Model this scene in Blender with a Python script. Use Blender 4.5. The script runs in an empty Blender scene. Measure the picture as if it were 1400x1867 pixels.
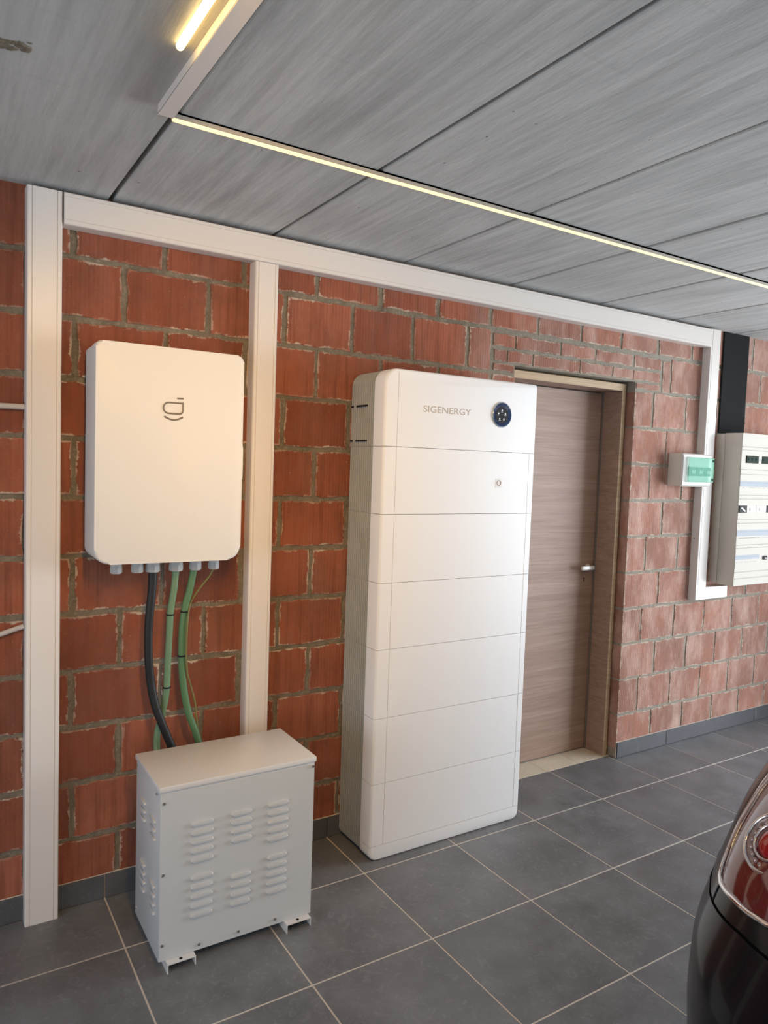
import bpy, bmesh, math, random
from mathutils import Vector, Matrix
random.seed(7)
PI = math.pi
scene = bpy.context.scene
C = scene.collection

# ------------------------------------------------------------------ camera
cam_d = bpy.data.cameras.new('camera')
cam = bpy.data.objects.new('camera', cam_d); C.objects.link(cam); scene.camera = cam
R_ = Vector((0.84562178, -0.53267869, 0.03431067)); U_ = Vector((0.00477784, 0.07182922, 0.9974055)); F_ = Vector((0.53376117, 0.84326388, -0.06328541))
cam.matrix_world = Matrix(((R_.x, U_.x, -F_.x, -0.54706), (R_.y, U_.y, -F_.y, -2.66054), (R_.z, U_.z, -F_.z, 1.58476), (0, 0, 0, 1)))
cam_d.sensor_fit = 'VERTICAL'; cam_d.sensor_height = 36.0
cam_d.lens = 1332.85 / 1867.0 * 36.0
cam_d.clip_start = 0.02

# ------------------------------------------------------------------ exposure, world, lamps
vs = scene.view_settings
vs.view_transform = 'Standard'; vs.look = 'None'; vs.gamma = 1.0; vs.use_curve_mapping = False
vs.exposure = 0.0
world = bpy.data.worlds.new('world'); scene.world = world; world.use_nodes = True
wn = world.node_tree; wn.nodes.clear()
sky = wn.nodes.new('ShaderNodeTexSky'); sky.sky_type = 'HOSEK_WILKIE'; sky.sun_direction = (0.3, -0.5, 0.8); sky.turbidity = 3.0
bg = wn.nodes.new('ShaderNodeBackground'); bg.inputs['Strength'].default_value = 1.4
wo = wn.nodes.new('ShaderNodeOutputWorld')
wn.links.new(sky.outputs[0], bg.inputs[0]); wn.links.new(bg.outputs[0], wo.inputs[0])

def area(name, loc, direction, sx, sy, power, col):
    l = bpy.data.lights.new(name, 'AREA'); l.shape = 'RECTANGLE'; l.size = sx; l.size_y = sy
    l.energy = power; l.color = col
    o = bpy.data.objects.new(name, l); C.objects.link(o); o.location = loc
    o.rotation_euler = Vector(direction).to_track_quat('-Z', 'Y').to_euler()
    return o
# daylight through the open garage door (right), an unseen rear window added as fill, and the left window
area('garage_door_daylight', (6.3, -2.7, 1.5), (-1, 0, 0.30), 4.6, 3.0, 585, (0.88, 0.94, 1.0))
area('rear_fill_daylight', (-0.5, -6.15, 1.2), (0, 1, 0.05), 3.5, 1.85, 34, (0.84, 0.92, 1.0))
area('side_window_daylight', (-2.95, -2.1, 1.2), (1, 0, 0), 2.2, 1.3, 54, (0.80, 0.89, 1.0))
STRIP_E = 1.5
TUBE_E = 7.0
WALL_FILL_W = 1.5

# ------------------------------------------------------------------ materials
def mat(name, col=(.8, .8, .8), rough=.5, metal=0., spec=.5, coat=0., emit=None, es=0., trans=0., ior=1.45, alpha=1.):
    m = bpy.data.materials.new(name); m.use_nodes = True
    b = m.node_tree.nodes['Principled BSDF']
    b.inputs['Base Color'].default_value = (*col[:3], 1); b.inputs['Roughness'].default_value = rough
    b.inputs['Metallic'].default_value = metal; b.inputs['Specular IOR Level'].default_value = spec
    b.inputs['Coat Weight'].default_value = coat; b.inputs['Coat Roughness'].default_value = .04
    b.inputs['Transmission Weight'].default_value = trans; b.inputs['IOR'].default_value = ior
    b.inputs['Alpha'].default_value = alpha
    if emit:
        b.inputs['Emission Color'].default_value = (*emit[:3], 1); b.inputs['Emission Strength'].default_value = es
    return m
class N:
    """small node-graph helper"""
    def __init__(s, m): s.m = m; s.t = m.node_tree; s.b = s.t.nodes['Principled BSDF']
    def n(s, typ, **k):
        o = s.t.nodes.new(typ)
        for a, v in k.items():
            if a.startswith('i_'):
                key = a[2:].replace('_', ' ')
                o.inputs[key].default_value = v
            else: setattr(o, a, v)
        return o
    def l(s, a, b): s.t.links.new(a, b)
    def coord(s, scale=(1, 1, 1), rot=(0, 0, 0)):
        tc = s.n('ShaderNodeTexCoord'); mp = s.n('ShaderNodeMapping'); mp.inputs['Scale'].default_value = scale; mp.inputs['Rotation'].default_value = rot
        s.l(tc.outputs['Object'], mp.inputs['Vector']); return mp.outputs[0]
    def noise(s, vec, sc, det=4, rough=.6):
        o = s.n('ShaderNodeTexNoise'); o.inputs['Scale'].default_value = sc; o.inputs['Detail'].default_value = det; o.inputs['Roughness'].default_value = rough
        s.l(vec, o.inputs['Vector']); return o.outputs[0]
    def ramp(s, fac, stops):
        o = s.n('ShaderNodeValToRGB'); e = o.color_ramp.elements
        while len(e) < len(stops): e.new(.5)
        for q, (p, c) in zip(e, stops): q.position = p; q.color = (*c, 1) if len(c) == 3 else c
        s.l(fac, o.inputs[0]); return o.outputs[0]
    def mix(s, fac, a, b, mode='MIX'):
        o = s.n('ShaderNodeMix', data_type='RGBA', blend_type=mode)
        for inp, v in ((o.inputs[0], fac), (o.inputs[6], a), (o.inputs[7], b)):
            if hasattr(v, 'default_value') or hasattr(v, 'is_output'): s.l(v, inp)
            elif isinstance(v, (int, float)): inp.default_value = v
            else: inp.default_value = (*v[:3], 1)
        return o.outputs[2]
    def math(s, op, a, b=0., clamp=False):
        o = s.n('ShaderNodeMath', operation=op, use_clamp=clamp)
        for i, v in ((0, a), (1, b)):
            if isinstance(v, (int, float)): o.inputs[i].default_value = v
            else: s.l(v, o.inputs[i])
        return o.outputs[0]
    def bump(s, h, strength=.3, dist=.01, prev=None):
        o = s.n('ShaderNodeBump'); o.inputs['Strength'].default_value = strength; o.inputs['Distance'].default_value = dist
        s.l(h, o.inputs['Height'])
        if prev is not None: s.l(prev, o.inputs['Normal'])
        return o.outputs[0]
    def rand(s):
        return s.n('ShaderNodeNewGeometry').outputs['Random Per Island']

def g(v): return (v, v, v)
def make_brick():
    m = mat('clay_brick', rough=.9, spec=.2); n = N(m)
    o = n.coord(); r = n.rand()
    base = n.ramp(r, [(0, (.20, .050, .024)), (.35, (.28, .078, .038)), (.7, (.35, .108, .058)), (1, (.24, .068, .036))])
    big = n.noise(o, 5, 3)
    base = n.mix(n.math('MULTIPLY', n.ramp(big, [(.35, g(0)), (.7, g(1))]), .55), base, (.20, .062, .032))
    # vertical kiln scratches
    vs_ = n.noise(n.coord((38, 38, 2.2)), 1.0, 3, .6)
    sc = n.ramp(vs_, [(.36, g(0)), (.52, g(1))])
    base = n.mix(n.math('MULTIPLY', n.math('SUBTRACT', 1.0, sc), .6), base, (.17, .045, .022))
    dirt = n.ramp(n.noise(o, 2.6, 7, .72), [(.46, g(0)), (.66, g(1))])
    base = n.mix(n.math('MULTIPLY', dirt, .55), base, (.11, .045, .028))
    # cement haze patches, strengthened toward the right to paint in the brighter daylight
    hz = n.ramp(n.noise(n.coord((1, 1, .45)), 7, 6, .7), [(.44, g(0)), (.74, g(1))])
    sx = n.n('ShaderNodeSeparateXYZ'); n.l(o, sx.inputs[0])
    lit_haze = n.math('ADD', n.math('MULTIPLY', n.ramp(n.math('ADD', n.math('MULTIPLY', sx.outputs[0], .25), n.math('MULTIPLY', n.noise(o, 1.3, 2), .5)), [(.62, g(0)), (.92, g(1))]), .72), .10)
    base = n.mix(n.math('MULTIPLY', n.math('ADD', n.math('MULTIPLY', hz, .7), .3), lit_haze), base, (.66, .475, .405))
    # lime along the edges of a brick
    at = n.n('ShaderNodeAttribute', attribute_name='edge')
    en = n.math('ADD', at.outputs['Fac'], n.math('MULTIPLY', n.math('SUBTRACT', n.noise(o, 21, 5, .75), .5), 2.6))
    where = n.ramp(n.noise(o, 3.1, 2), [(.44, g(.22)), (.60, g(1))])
    where = n.math('MAXIMUM', where, n.math('MULTIPLY', lit_haze, 1.3, True))
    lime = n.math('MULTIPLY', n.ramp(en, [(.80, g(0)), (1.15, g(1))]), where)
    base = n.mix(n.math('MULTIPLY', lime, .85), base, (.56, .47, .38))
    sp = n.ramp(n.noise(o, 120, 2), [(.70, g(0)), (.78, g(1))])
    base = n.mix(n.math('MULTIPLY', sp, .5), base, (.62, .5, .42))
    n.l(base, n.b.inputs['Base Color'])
    wv = n.n('ShaderNodeTexWave', wave_type='BANDS', bands_direction='X'); wv.inputs['Scale'].default_value = 22; wv.inputs['Distortion'].default_value = 1.5
    n.l(n.coord((1, 1, .25)), wv.inputs['Vector'])
    b1 = n.bump(wv.outputs[0], .25, .002); b2 = n.bump(n.noise(o, 60, 5, .7), .6, .004, b1)
    b3 = n.bump(lime, .5, .003, b2)
    n.l(b3, n.b.inputs['Normal']); return m
def make_mortar():
    m = mat('mortar', rough=.95, spec=.15); n = N(m); o = n.coord()
    c = n.ramp(n.noise(o, 14, 5, .7), [(.3, (.165, .138, .100)), (.7, (.30, .255, .19))])
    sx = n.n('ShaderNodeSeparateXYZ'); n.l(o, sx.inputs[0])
    lit_haze = n.ramp(n.math('ADD', n.math('MULTIPLY', sx.outputs[0], .25), n.math('MULTIPLY', n.noise(o, 1.3, 2), .5)), [(.62, g(0)), (.95, g(1))])  # mortar paler toward the right, daylight painted into its colour
    c = n.mix(n.math('MULTIPLY', lit_haze, .6), c, (.47, .43, .37))
    c = n.mix(n.math('MULTIPLY', n.ramp(n.noise(o, 90, 3), [(.55, g(0)), (.7, g(1))]), .4), c, (.48, .42, .33))
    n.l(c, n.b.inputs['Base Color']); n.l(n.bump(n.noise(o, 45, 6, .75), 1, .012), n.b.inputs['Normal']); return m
def make_concrete():
    m = mat('cast_concrete', rough=.85, spec=.25); n = N(m); o = n.coord()
    r = n.rand()
    c = n.ramp(n.noise(n.coord((3.2, .8, 1)), 1.6, 6, .62), [(.25, (.37, .372, .367)), (.5, (.47, .471, .465)), (.78, (.58, .582, .576))])
    st = n.noise(n.coord((26, 1.1, 1)), 1.3, 5, .65)
    c = n.mix(n.math('MULTIPLY', n.ramp(st, [(.42, g(0)), (.64, g(1))]), .42), c, (.68, .67, .65))
    st2 = n.noise(n.coord((14, .9, 1), (0, 0, .05)), 2.1, 4, .6)
    c = n.mix(n.math('MULTIPLY', n.ramp(st2, [(.50, g(0)), (.72, g(1))]), .42), c, (.29, .275, .26))
    cr = n.noise(n.coord((2, 40, 1)), 1.4, 3, .6)
    c = n.mix(n.math('MULTIPLY', n.ramp(cr, [(.60, g(0)), (.72, g(1))]), .10), c, (.23, .215, .20))
    c = n.mix(n.math('MULTIPLY', r, .22), c, (.31, .30, .28))
    vo = n.n('ShaderNodeTexVoronoi'); vo.inputs['Scale'].default_value = 13; n.l(n.coord((1, .8, 1)), vo.inputs['Vector'])
    pit = n.ramp(vo.outputs['Distance'], [(.035, g(1)), (.06, g(0))])
    keep = n.ramp(n.noise(o, 2.7, 2), [(.5, g(0)), (.6, g(1))])
    pit = n.math('MULTIPLY', pit, keep)
    c = n.mix(n.math('MULTIPLY', pit, .75), c, (.10, .09, .08))
    n.l(c, n.b.inputs['Base Color'])
    h = n.math('SUBTRACT', n.noise(n.coord((6, 1.5, 1)), 9, 5, .7), pit)
    n.l(n.bump(h, .35, .004), n.b.inputs['Normal']); return m
def make_tile(name, a, b, rough=.38, scale=1.):
    m = mat(name, rough=rough, spec=.5); n = N(m); o = n.coord(); r = n.rand()
    off = n.n('ShaderNodeCombineXYZ'); n.l(n.math('MULTIPLY', r, 37.), off.inputs[0]); n.l(n.math('MULTIPLY', r, 11.), off.inputs[1])
    ad = n.n('ShaderNodeVectorMath', operation='ADD'); n.l(o, ad.inputs[0]); n.l(off.outputs[0], ad.inputs[1]); v = ad.outputs[0]
    c = n.ramp(n.noise(v, 4.5 * scale, 7, .68), [(.32, a), (.68, b)])
    fl = n.n('ShaderNodeTexNoise'); fl.inputs['Scale'].default_value = 24; fl.inputs['Detail'].default_value = 5; fl.inputs['Distortion'].default_value = 2.2
    n.l(v, fl.inputs['Vector'])
    c = n.mix(n.math('MULTIPLY', n.ramp(fl.outputs[0], [(.54, g(0)), (.70, g(1))]), .22), c, tuple(min(1, x * 1.7) for x in b))
    c = n.mix(n.math('MULTIPLY', r, .22), c, tuple(x * .8 for x in a))
    n.l(c, n.b.inputs['Base Color'])
    n.l(n.ramp(n.noise(v, 18, 4), [(.3, g(rough - .07)), (.7, g(rough + .12))]), n.b.inputs['Roughness'])
    n.l(n.bump(n.noise(v, 55, 5, .7), .12, .002), n.b.inputs['Normal']); return m
def make_wood(name, a, b, axis='x', rough=.5, sc=1.0):
    m = mat(name, rough=rough, spec=.35); n = N(m)
    s = (1.1, 10, 24) if axis == 'x' else (24, 10, 1.1)
    v = n.coord(tuple(q * sc for q in s))
    d = n.n('ShaderNodeTexNoise'); d.inputs['Scale'].default_value = 1.0; d.inputs['Detail'].default_value = 7; d.inputs['Distortion'].default_value = 1.1; d.inputs['Roughness'].default_value = .66
    n.l(v, d.inputs['Vector'])
    c = n.ramp(d.outputs[0], [(.30, a), (.52, tuple((x + y) / 2 for x, y in zip(a, b))), (.70, b)])
    fine = n.noise(n.coord(tuple(q * sc for q in ((4, 10, 150) if axis == 'x' else (150, 10, 4)))), 1, 3)
    c = n.mix(n.math('MULTIPLY', n.ramp(fine, [(.5, g(0)), (.66, g(1))]), .35), c, tuple(x * .62 for x in a))
    n.l(c, n.b.inputs['Base Color']); n.l(n.bump(fine, .12, .001), n.b.inputs['Normal']); return m
def make_painted(name, col, rough=.35, var=.04, spec=.45):
    m = mat(name, col, rough, spec=spec); n = N(m); o = n.coord()
    n.l(n.mix(n.math('MULTIPLY', n.noise(o, 6, 3), var * 2), col, tuple(x * .8 for x in col)), n.b.inputs['Base Color'])
    return m

M = dict(
    brick=make_brick(), mortar=make_mortar(), concrete=make_concrete(),
    tile=make_tile('slate_grey_tile', (.122, .125, .134), (.208, .213, .226)),
    skirt=make_tile('skirting_tile', (.07, .071, .078), (.105, .107, .115), .42),
    beige=make_tile('beige_threshold_tile', (.60, .53, .42), (.70, .63, .52), .45),
    grout=make_painted('pale_grout', (.62, .56, .49), .9), plaster=make_painted('plaster', (.62, .60, .57), .9),
    door=make_wood('brown_grey_oak', (.31, .205, .16), (.45, .325, .265)),
    jamb=make_wood('oak_lining', (.28, .185, .145), (.40, .28, .225)),
    header=make_wood('raw_light_wood', (.44, .31, .185), (.58, .43, .28)),
    pvc=make_painted('white_pvc_trunking', (.74, .69, .65), .32), pvc_line=make_painted('pvc_seam', (.36, .32, .29), .5),
    white=make_painted('white_powder_coat', (.72, .70, .67), .4), cabwhite=make_painted('white_cabinet_cover', (.82, .82, .83), .55),
    seam=make_painted('shadow_gap_rubber', (.16, .15, .14), .7), alu=mat('grey_cast_aluminium', (.43, .45, .45), .5, .1),
    aludark=mat('dark_cast_body', (.17, .165, .16), .6), green_edge=mat('pale_green_seal', (.34, .40, .33), .5), steel=mat('zinc_screw', (.45, .43, .40), .35, .9),
    tfgrey=make_painted('light_grey_powder_coat', (.55, .565, .575), .38), tflid=make_painted('warm_grey_lid_coat', (.68, .67, .66), .3),
    gap=mat('dark_gap', (.004, .004, .004), .95, spec=0.), black=mat('black_plastic', (.012, .012, .013), .6, spec=.2), blackrub=mat('black_cable_sheath', (.010, .011, .013), .55),
    green=mat('green_cable_sheath', (.085, .185, .085), .5), green2=mat('pale_green_cable_sheath', (.135, .235, .135), .5),
    earth=mat('yellow_green_wire', (.16, .16, .05), .5), gland=mat('light_grey_gland', (.42, .41, .40), .45),
    logo=mat('bronze_grey_print', (.20, .165, .13), .5), logofine=mat('taupe_print', (.42, .35, .28), .5),
    navy=mat('navy_glass_display', (.01, .022, .08), .08, coat=1.), icon=mat('display_icon', (.7, .72, .75), .4, emit=(.8, .85, 1), es=.3),
    chrome=mat('chrome', (.82, .82, .84), .08, 1.), slate=make_painted('dark_slate_board', (.022, .023, .023), .9, .2, .08),
    led=mat('warm_led_diffuser', (.6, .55, .4), .5, emit=(1., .76, .34), es=STRIP_E), led_side=mat('led_profile_grey', (.5, .46, .4), .45, .3),
    tube=mat('warm_tube', (.9, .85, .7), .5, emit=(1., .66, .22), es=TUBE_E),
    cream=make_painted('cream_plastic', (.64, .60, .54), .85, .04, .12), creamside=make_painted('cream_enclosure', (.70, .645, .56), .45),
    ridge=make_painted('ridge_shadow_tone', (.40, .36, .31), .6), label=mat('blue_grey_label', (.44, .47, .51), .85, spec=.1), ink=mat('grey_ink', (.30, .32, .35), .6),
    smoke=mat('smoked_window', (.03, .04, .03), .7, spec=.1), greenglass=mat('green_tinted_window', (.16, .55, .38), .4, alpha=.38, spec=.15),
    mintpanel=mat('mint_panel', (.70, .80, .74), .5), breaker=mat('dark_green_breaker', (.02, .06, .045), .7, spec=.1),
    foam=None, handle=mat('satin_white_metal', (.85, .84, .82), .3, .2),
    paint=mat('black_car_paint', (.003, .004, .007), .22, .0, .22, .18), carglass=mat('dark_car_glass', (.01, .012, .013), .05),
    lens=mat('red_lamp_lens', (.11, .012, .014), .10, coat=1.), reddome=mat('red_lamp_dome', (.28, .006, .010), .15, coat=1.),
    clear=mat('smoky_clear_lens', (.30, .22, .21), .12, .3, coat=1.), rubber=mat('tyre_rubber', (.02, .02, .02), .8),
    rim=mat('alloy_rim', (.5, .5, .52), .3, .9), wire=make_painted('pale_grey_conduit', (.52, .48, .45), .5),
)
_f = mat('expanding_foam', (.40, .27, .12), .95); _n = N(_f)
_n.l(_n.ramp(_n.noise(_n.coord(), 70, 4), [(.35, (.13, .075, .03)), (.6, (.42, .29, .13))]), _n.b.inputs['Base Color'])
_n.l(_n.bump(_n.noise(_n.coord(), 60, 4), 1, .01), _n.b.inputs['Normal']); M['foam'] = _f

# ------------------------------------------------------------------ mesh helpers
class MB:
    def __init__(s): s.bm = bmesh.new(); s.mats = []
    def mi(s, m):
        if m not in s.mats: s.mats.append(m)
        return s.mats.index(m)
    def merge(s, b2, m, mtx=None, smooth=False):
        i = s.mi(m); mp = {}
        for v in b2.verts: mp[v] = s.bm.verts.new(mtx @ v.co if mtx else v.co)
        for f in b2.faces:
            try: nf = s.bm.faces.new([mp[v] for v in f.verts])
            except ValueError: continue
            nf.material_index = i; nf.smooth = smooth
        b2.free()
    def box(s, x0, x1, y0, y1, z0, z1, m, bev=0., seg=2, smooth=False):
        b = bmesh.new(); bmesh.ops.create_cube(b, size=1.)
        for v in b.verts:
            v.co = Vector(((x0 + x1) / 2 + v.co.x * (x1 - x0), (y0 + y1) / 2 + v.co.y * (y1 - y0), (z0 + z1) / 2 + v.co.z * (z1 - z0)))
        if bev: bmesh.ops.bevel(b, geom=b.edges[:], offset=bev, segments=seg, affect='EDGES', profile=.5)
        s.merge(b, m, smooth=smooth or (bev > 0 and seg > 1)); return s
    def prism(s, pts, d0, d1, m, axis='y', bev=0., seg=2):
        """polygon pts in the plane normal to axis, extruded d0..d1; bev rounds the d0 rim"""
        def P(a, c, d): return Vector((a, d, c)) if axis == 'y' else (Vector((d, a, c)) if axis == 'x' else Vector((a, c, d)))
        b = bmesh.new()
        r0 = [b.verts.new(P(a, c, d0)) for a, c in pts]; r1 = [b.verts.new(P(a, c, d1)) for a, c in pts]
        k = len(pts); f0 = b.faces.new(r0); b.faces.new(r1[::-1])
        for i in range(k): b.faces.new((r0[i], r1[i], r1[(i + 1) % k], r0[(i + 1) % k]))
        if bev: bmesh.ops.bevel(b, geom=list(f0.edges), offset=bev, segments=seg, affect='EDGES', profile=.5)
        bmesh.ops.recalc_face_normals(b, faces=b.faces[:])
        s.merge(b, m, smooth=bool(bev) and k > 8); return s
    def cyl(s, c, r, h, m, axis='z', seg=24, r2=None, bev=0.):
        b = bmesh.new(); bmesh.ops.create_cone(b, cap_ends=True, segments=seg, radius1=r, radius2=r if r2 is None else r2, depth=h)
        if bev: bmesh.ops.bevel(b, geom=[e for e in b.edges if abs(e.verts[0].co.z - e.verts[1].co.z) < 1e-6], offset=bev, segments=2, affect='EDGES')
        rot = Matrix() if axis == 'z' else (Matrix.Rotation(PI / 2, 4, 'X') if axis == 'y' else Matrix.Rotation(PI / 2, 4, 'Y'))
        s.merge(b, m, Matrix.Translation(c) @ rot, smooth=seg > 10); return s
    def sphere(s, c, r, m, sc=(1, 1, 1), mtx=None):
        b = bmesh.new(); bmesh.ops.create_uvsphere(b, u_segments=20, v_segments=12, radius=r)
        T = mtx if mtx else Matrix.Translation(c)
        s.merge(b, m, T @ Matrix.Diagonal((*sc, 1)), smooth=True); return s
    def tube(s, pts, r, m, seg=12, closed=False, smooth_path=True, taper=None):
        pts = [Vector(p) for p in pts]
        if smooth_path and len(pts) > 2 and not closed:
            out = []
            for i in range(len(pts) - 1):
                p0 = pts[max(i - 1, 0)]; p1 = pts[i]; p2 = pts[i + 1]; p3 = pts[min(i + 2, len(pts) - 1)]
                for j in range(5):
                    t = j / 5; out.append(.5 * ((2 * p1) + (p2 - p0) * t + (2 * p0 - 5 * p1 + 4 * p2 - p3) * t * t + (3 * p1 - p0 - 3 * p2 + p3) * t ** 3))
            out.append(pts[-1]); pts = out
        i_ = s.mi(m); rings = []; n = len(pts); up = None
        for i, p in enumerate(pts):
            a = pts[(i - 1) % n] if closed else pts[max(i - 1, 0)]; c = pts[(i + 1) % n] if closed else pts[min(i + 1, n - 1)]
            d = (c - a).normalized()
            if up is None: up = d.orthogonal().normalized()
            up = (up - d * up.dot(d)).normalized(); sd = d.cross(up)
            rings.append([s.bm.verts.new(p + (up * math.cos(2 * PI * k / seg) + sd * math.sin(2 * PI * k / seg)) * r) for k in range(seg)])
        for i in range(n if closed else n - 1):
            A = rings[i]; B = rings[(i + 1) % n]
            for k in range(seg):
                f = s.bm.faces.new((A[k], A[(k + 1) % seg], B[(k + 1) % seg], B[k])); f.material_index = i_; f.smooth = True
        if not closed:
            for rr in (rings[0][::-1], rings[-1]):
                f = s.bm.faces.new(rr); f.material_index = i_
        return s
    def build(s, name, parent=None, label=None, auto=True):
        bmesh.ops.recalc_face_normals(s.bm, faces=s.bm.faces[:])
        me = bpy.data.meshes.new(name); s.bm.to_mesh(me); s.bm.free()
        for m in s.mats: me.materials.append(m)
        o = bpy.data.objects.new(name, me); C.objects.link(o)
        if parent is not None:
            o.parent = parent; o.matrix_parent_inverse = parent.matrix_world.inverted()
        if label: o['label'] = label
        if any(p.use_smooth for p in me.polygons):
            for e in me.edges: pass
            try: me.set_sharp_from_angle(angle=math.radians(40))
            except Exception: pass
        return o
def thing(name, loc, label, cat, group=None):
    o = bpy.data.objects.new(name, None); C.objects.link(o); o.location = loc; o.empty_display_size = .05
    o.matrix_world = Matrix.Translation(loc)
    o['label'] = label; o['category'] = cat
    if group: o['group'] = group
    return o
def tag(o, label, cat, group=None):
    o['label'] = label; o['category'] = cat
    if group: o['group'] = group
    return o
def structure(o): o['kind'] = 'structure'; return o
def rrect(x0, x1, z0, z1, r, seg=7):
    """rounded rectangle; r = (bottom-left, bottom-right, top-right, top-left)"""
    if not isinstance(r, tuple): r = (r,) * 4
    out = []
    for (cx, cz, a0), rr in zip(((x0, z0, PI), (x1, z0, 1.5 * PI), (x1, z1, 0), (x0, z1, .5 * PI)), r):
        ox = cx + (rr if cx == x0 else -rr); oz = cz + (rr if cz == z0 else -rr)
        if rr < 1e-5: out.append((cx, cz)); continue
        for k in range(seg + 1):
            a = a0 + .5 * PI * k / seg; out.append((ox + rr * math.cos(a), oz + rr * math.sin(a)))
    return out
def capsule(x0, x1, zc, h, seg=5): return rrect(x0, x1, zc - h / 2, zc + h / 2, h / 2 * .98, seg)
def text_mesh(body, size, font_shear=0.):
    cu = bpy.data.curves.new('t', 'FONT'); cu.body = body; cu.size = size; cu.extrude = .0006; cu.offset = 0.
    cu.resolution_u = 3
    o = bpy.data.objects.new('t', cu); C.objects.link(o)
    dg = bpy.context.evaluated_depsgraph_get(); me = bpy.data.meshes.new_from_object(o.evaluated_get(dg))
    bpy.data.objects.remove(o); return me

# ------------------------------------------------------------------ room shell
H = 2.446
DX0, DX1, DZ = 1.850, 2.722, 2.084          # door opening in the brickwork
mb = MB()
for x0, x1, z0, z1 in ((-3.0, DX0, -.02, 2.50), (DX0, DX1 + .002, DZ, 2.50), (DX1 + .002, 4.9, -.02, 2.50)):
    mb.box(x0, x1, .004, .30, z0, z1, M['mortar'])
edge_layer = mb.bm.verts.layers.float.new('edge')
bi = mb.mi(M['brick'])
def brick(x0, x1, z0, z1, depth=.02, jit=.0036, side=None):
    w = x1 - x0; h = z1 - z0
    if w < .012 or h < .01: return
    nx = max(1, int(w / .035)); nz = max(1, int(h / .035))
    def outline(ins, y, j):
        pts = []
        for i in range(nx): pts.append((x0 + w * i / nx, z0))
        for i in range(nz): pts.append((x1, z0 + h * i / nz))
        for i in range(nx): pts.append((x1 - w * i / nx, z1))
        for i in range(nz): pts.append((x0, z1 - h * i / nz))
        out = []
        cx, cz = (x0 + x1) / 2, (z0 + z1) / 2
        for k, (a, c) in enumerate(pts):
            ja, jc = J[k]
            if side == 'left' and abs(a - x0) < 1e-6: ja = 0
            a2 = cx + (a - cx) * (1 - 2 * ins / w) + ja * j; c2 = cz + (c - cz) * (1 - 2 * ins / h) + jc * j
            out.append((a2, y, c2))
        return out
    J = [(random.uniform(-jit, jit), random.uniform(-jit, jit)) for _ in range(2 * (nx + nz))]
    pr = random.uniform(-.0012, .0012)
    rings = []
    ins1 = min(.002, w * .1); ins2 = min(.022, w * .3, h * .3)
    for ins, y, j, e in ((0, depth, 1, 0.), (0, .012, 1, .1), (0, .0016 + pr, 1, 1.), (ins1, pr, 1, .95), (ins2, pr - .0006, .4, 0.)):
        rv = []
        for co in outline(ins, y, j):
            v = mb.bm.verts.new(co); v[edge_layer] = e; rv.append(v)
        rings.append(rv)
    n = len(rings[0])
    for A, B in zip(rings, rings[1:]):
        for k in range(n):
            f = mb.bm.faces.new((A[k], A[(k + 1) % n], B[(k + 1) % n], B[k])); f.material_index = bi
    f = mb.bm.faces.new(rings[-1]); f.material_index = bi
def row(joints, z0, z1, gx=.016, gz=.014, dl=False, dr=False):
    for i, (a, b) in enumerate(zip(joints, joints[1:])):
        g1 = gx * random.uniform(.6, 1.25) / 2; g2 = gx * random.uniform(.6, 1.25) / 2
        zz0 = z0 + gz / 2 + random.uniform(-.0015, .0015); zz1 = z1 - gz / 2 + random.uniform(-.0015, .0015)
        L = a + (0 if (dl and i == 0) else g1); R = b - (0 if (dr and i == len(joints) - 2) else g2)
        brick(L, R, zz0, zz1, depth=.11 if ((dl and i == 0) or (dr and i == len(joints) - 2)) else .02, side='left' if dl and i == 0 else None)
for k in range(0, 12):
    z0 = .04 + .2 * k; z1 = z0 + .2
    A = (k % 2 == 0)
    start = .045 if A else -.112
    gx = .020
    if k == 11:
        js = [-.118 + .3007 * n for n in range(-9, 17)]; row(js, z0, z1 + .02, gx=.020, gz=.018); continue
    left = [start + .302 * n for n in range(-9, 8) if start + .302 * n < (1.60 if k == 10 else 1.80)]
    if k == 10:
        row(left + [1.70], z0, z1, gx=gx, gz=.018)
        right = [3.015, 3.31, 3.60, 3.89, 4.18, 4.47, 4.76]
        row(right, z0, z1, gx=.018, gz=.018)
        row([2.937, 3.015], z0 + .002, z1 - .018, gx=.018, gz=.01)
        row([1.705, 1.849, 2.148, 2.400, 2.695, 2.932], 2.158, 2.228, gx=.012, gz=.012)
        row([1.715, 1.80, 1.963, 2.284, 2.534, 2.70, 2.925], 2.090, 2.152, gx=.009, gz=.007)
        row([1.715, 1.845], 2.045, 2.088, gx=.01, gz=.01)
        row([2.726, 2.925], 2.046, 2.088, gx=.01, gz=.012)
    else:
        row(left + [DX0], z0, z1, gx=gx, gz=.017, dr=True)
        s2 = 3.007 if A else 2.877
        right = [DX1] + [s2 + .288 * n for n in range(0, 7)]
        row(right, z0, z1, gx=.013, gz=.014, dl=True)
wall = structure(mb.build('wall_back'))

# floor of 45 cm tiles on a grout bed
mb = MB()
mb.box(-3.0, 8.0, -6.2, .04, -.06, -.0009, M['grout'])
mb.box(DX0, DX1, .04, .30, -.06, -.0009, M['grout'])
T = .45
cols = [k * T for k in range(-7, 18)]
rows = [.04, -.322] + [-.322 - T * k for k in range(1, 14)]
for xa, xb in zip(cols, cols[1:]):
    for ya, yb in zip(rows, rows[1:]):
        jz = random.uniform(-.0003, .0003)
        mb.box(xa + .0028, xb - .0028, yb + .0028, ya - (.0028 if ya < 0 else 0), -.012, jz, M['tile'], bev=.0008, seg=1)
for xa, xb in zip([DX0, 2.002, 2.239, 2.476, 2.713], [2.002, 2.239, 2.476, 2.713, 2.72]):
    mb.box(xa + .001, xb - .001, .0405, .185, -.012, .0005, M['beige'], bev=.0006, seg=1)
structure(mb.build('floor'))

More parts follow.
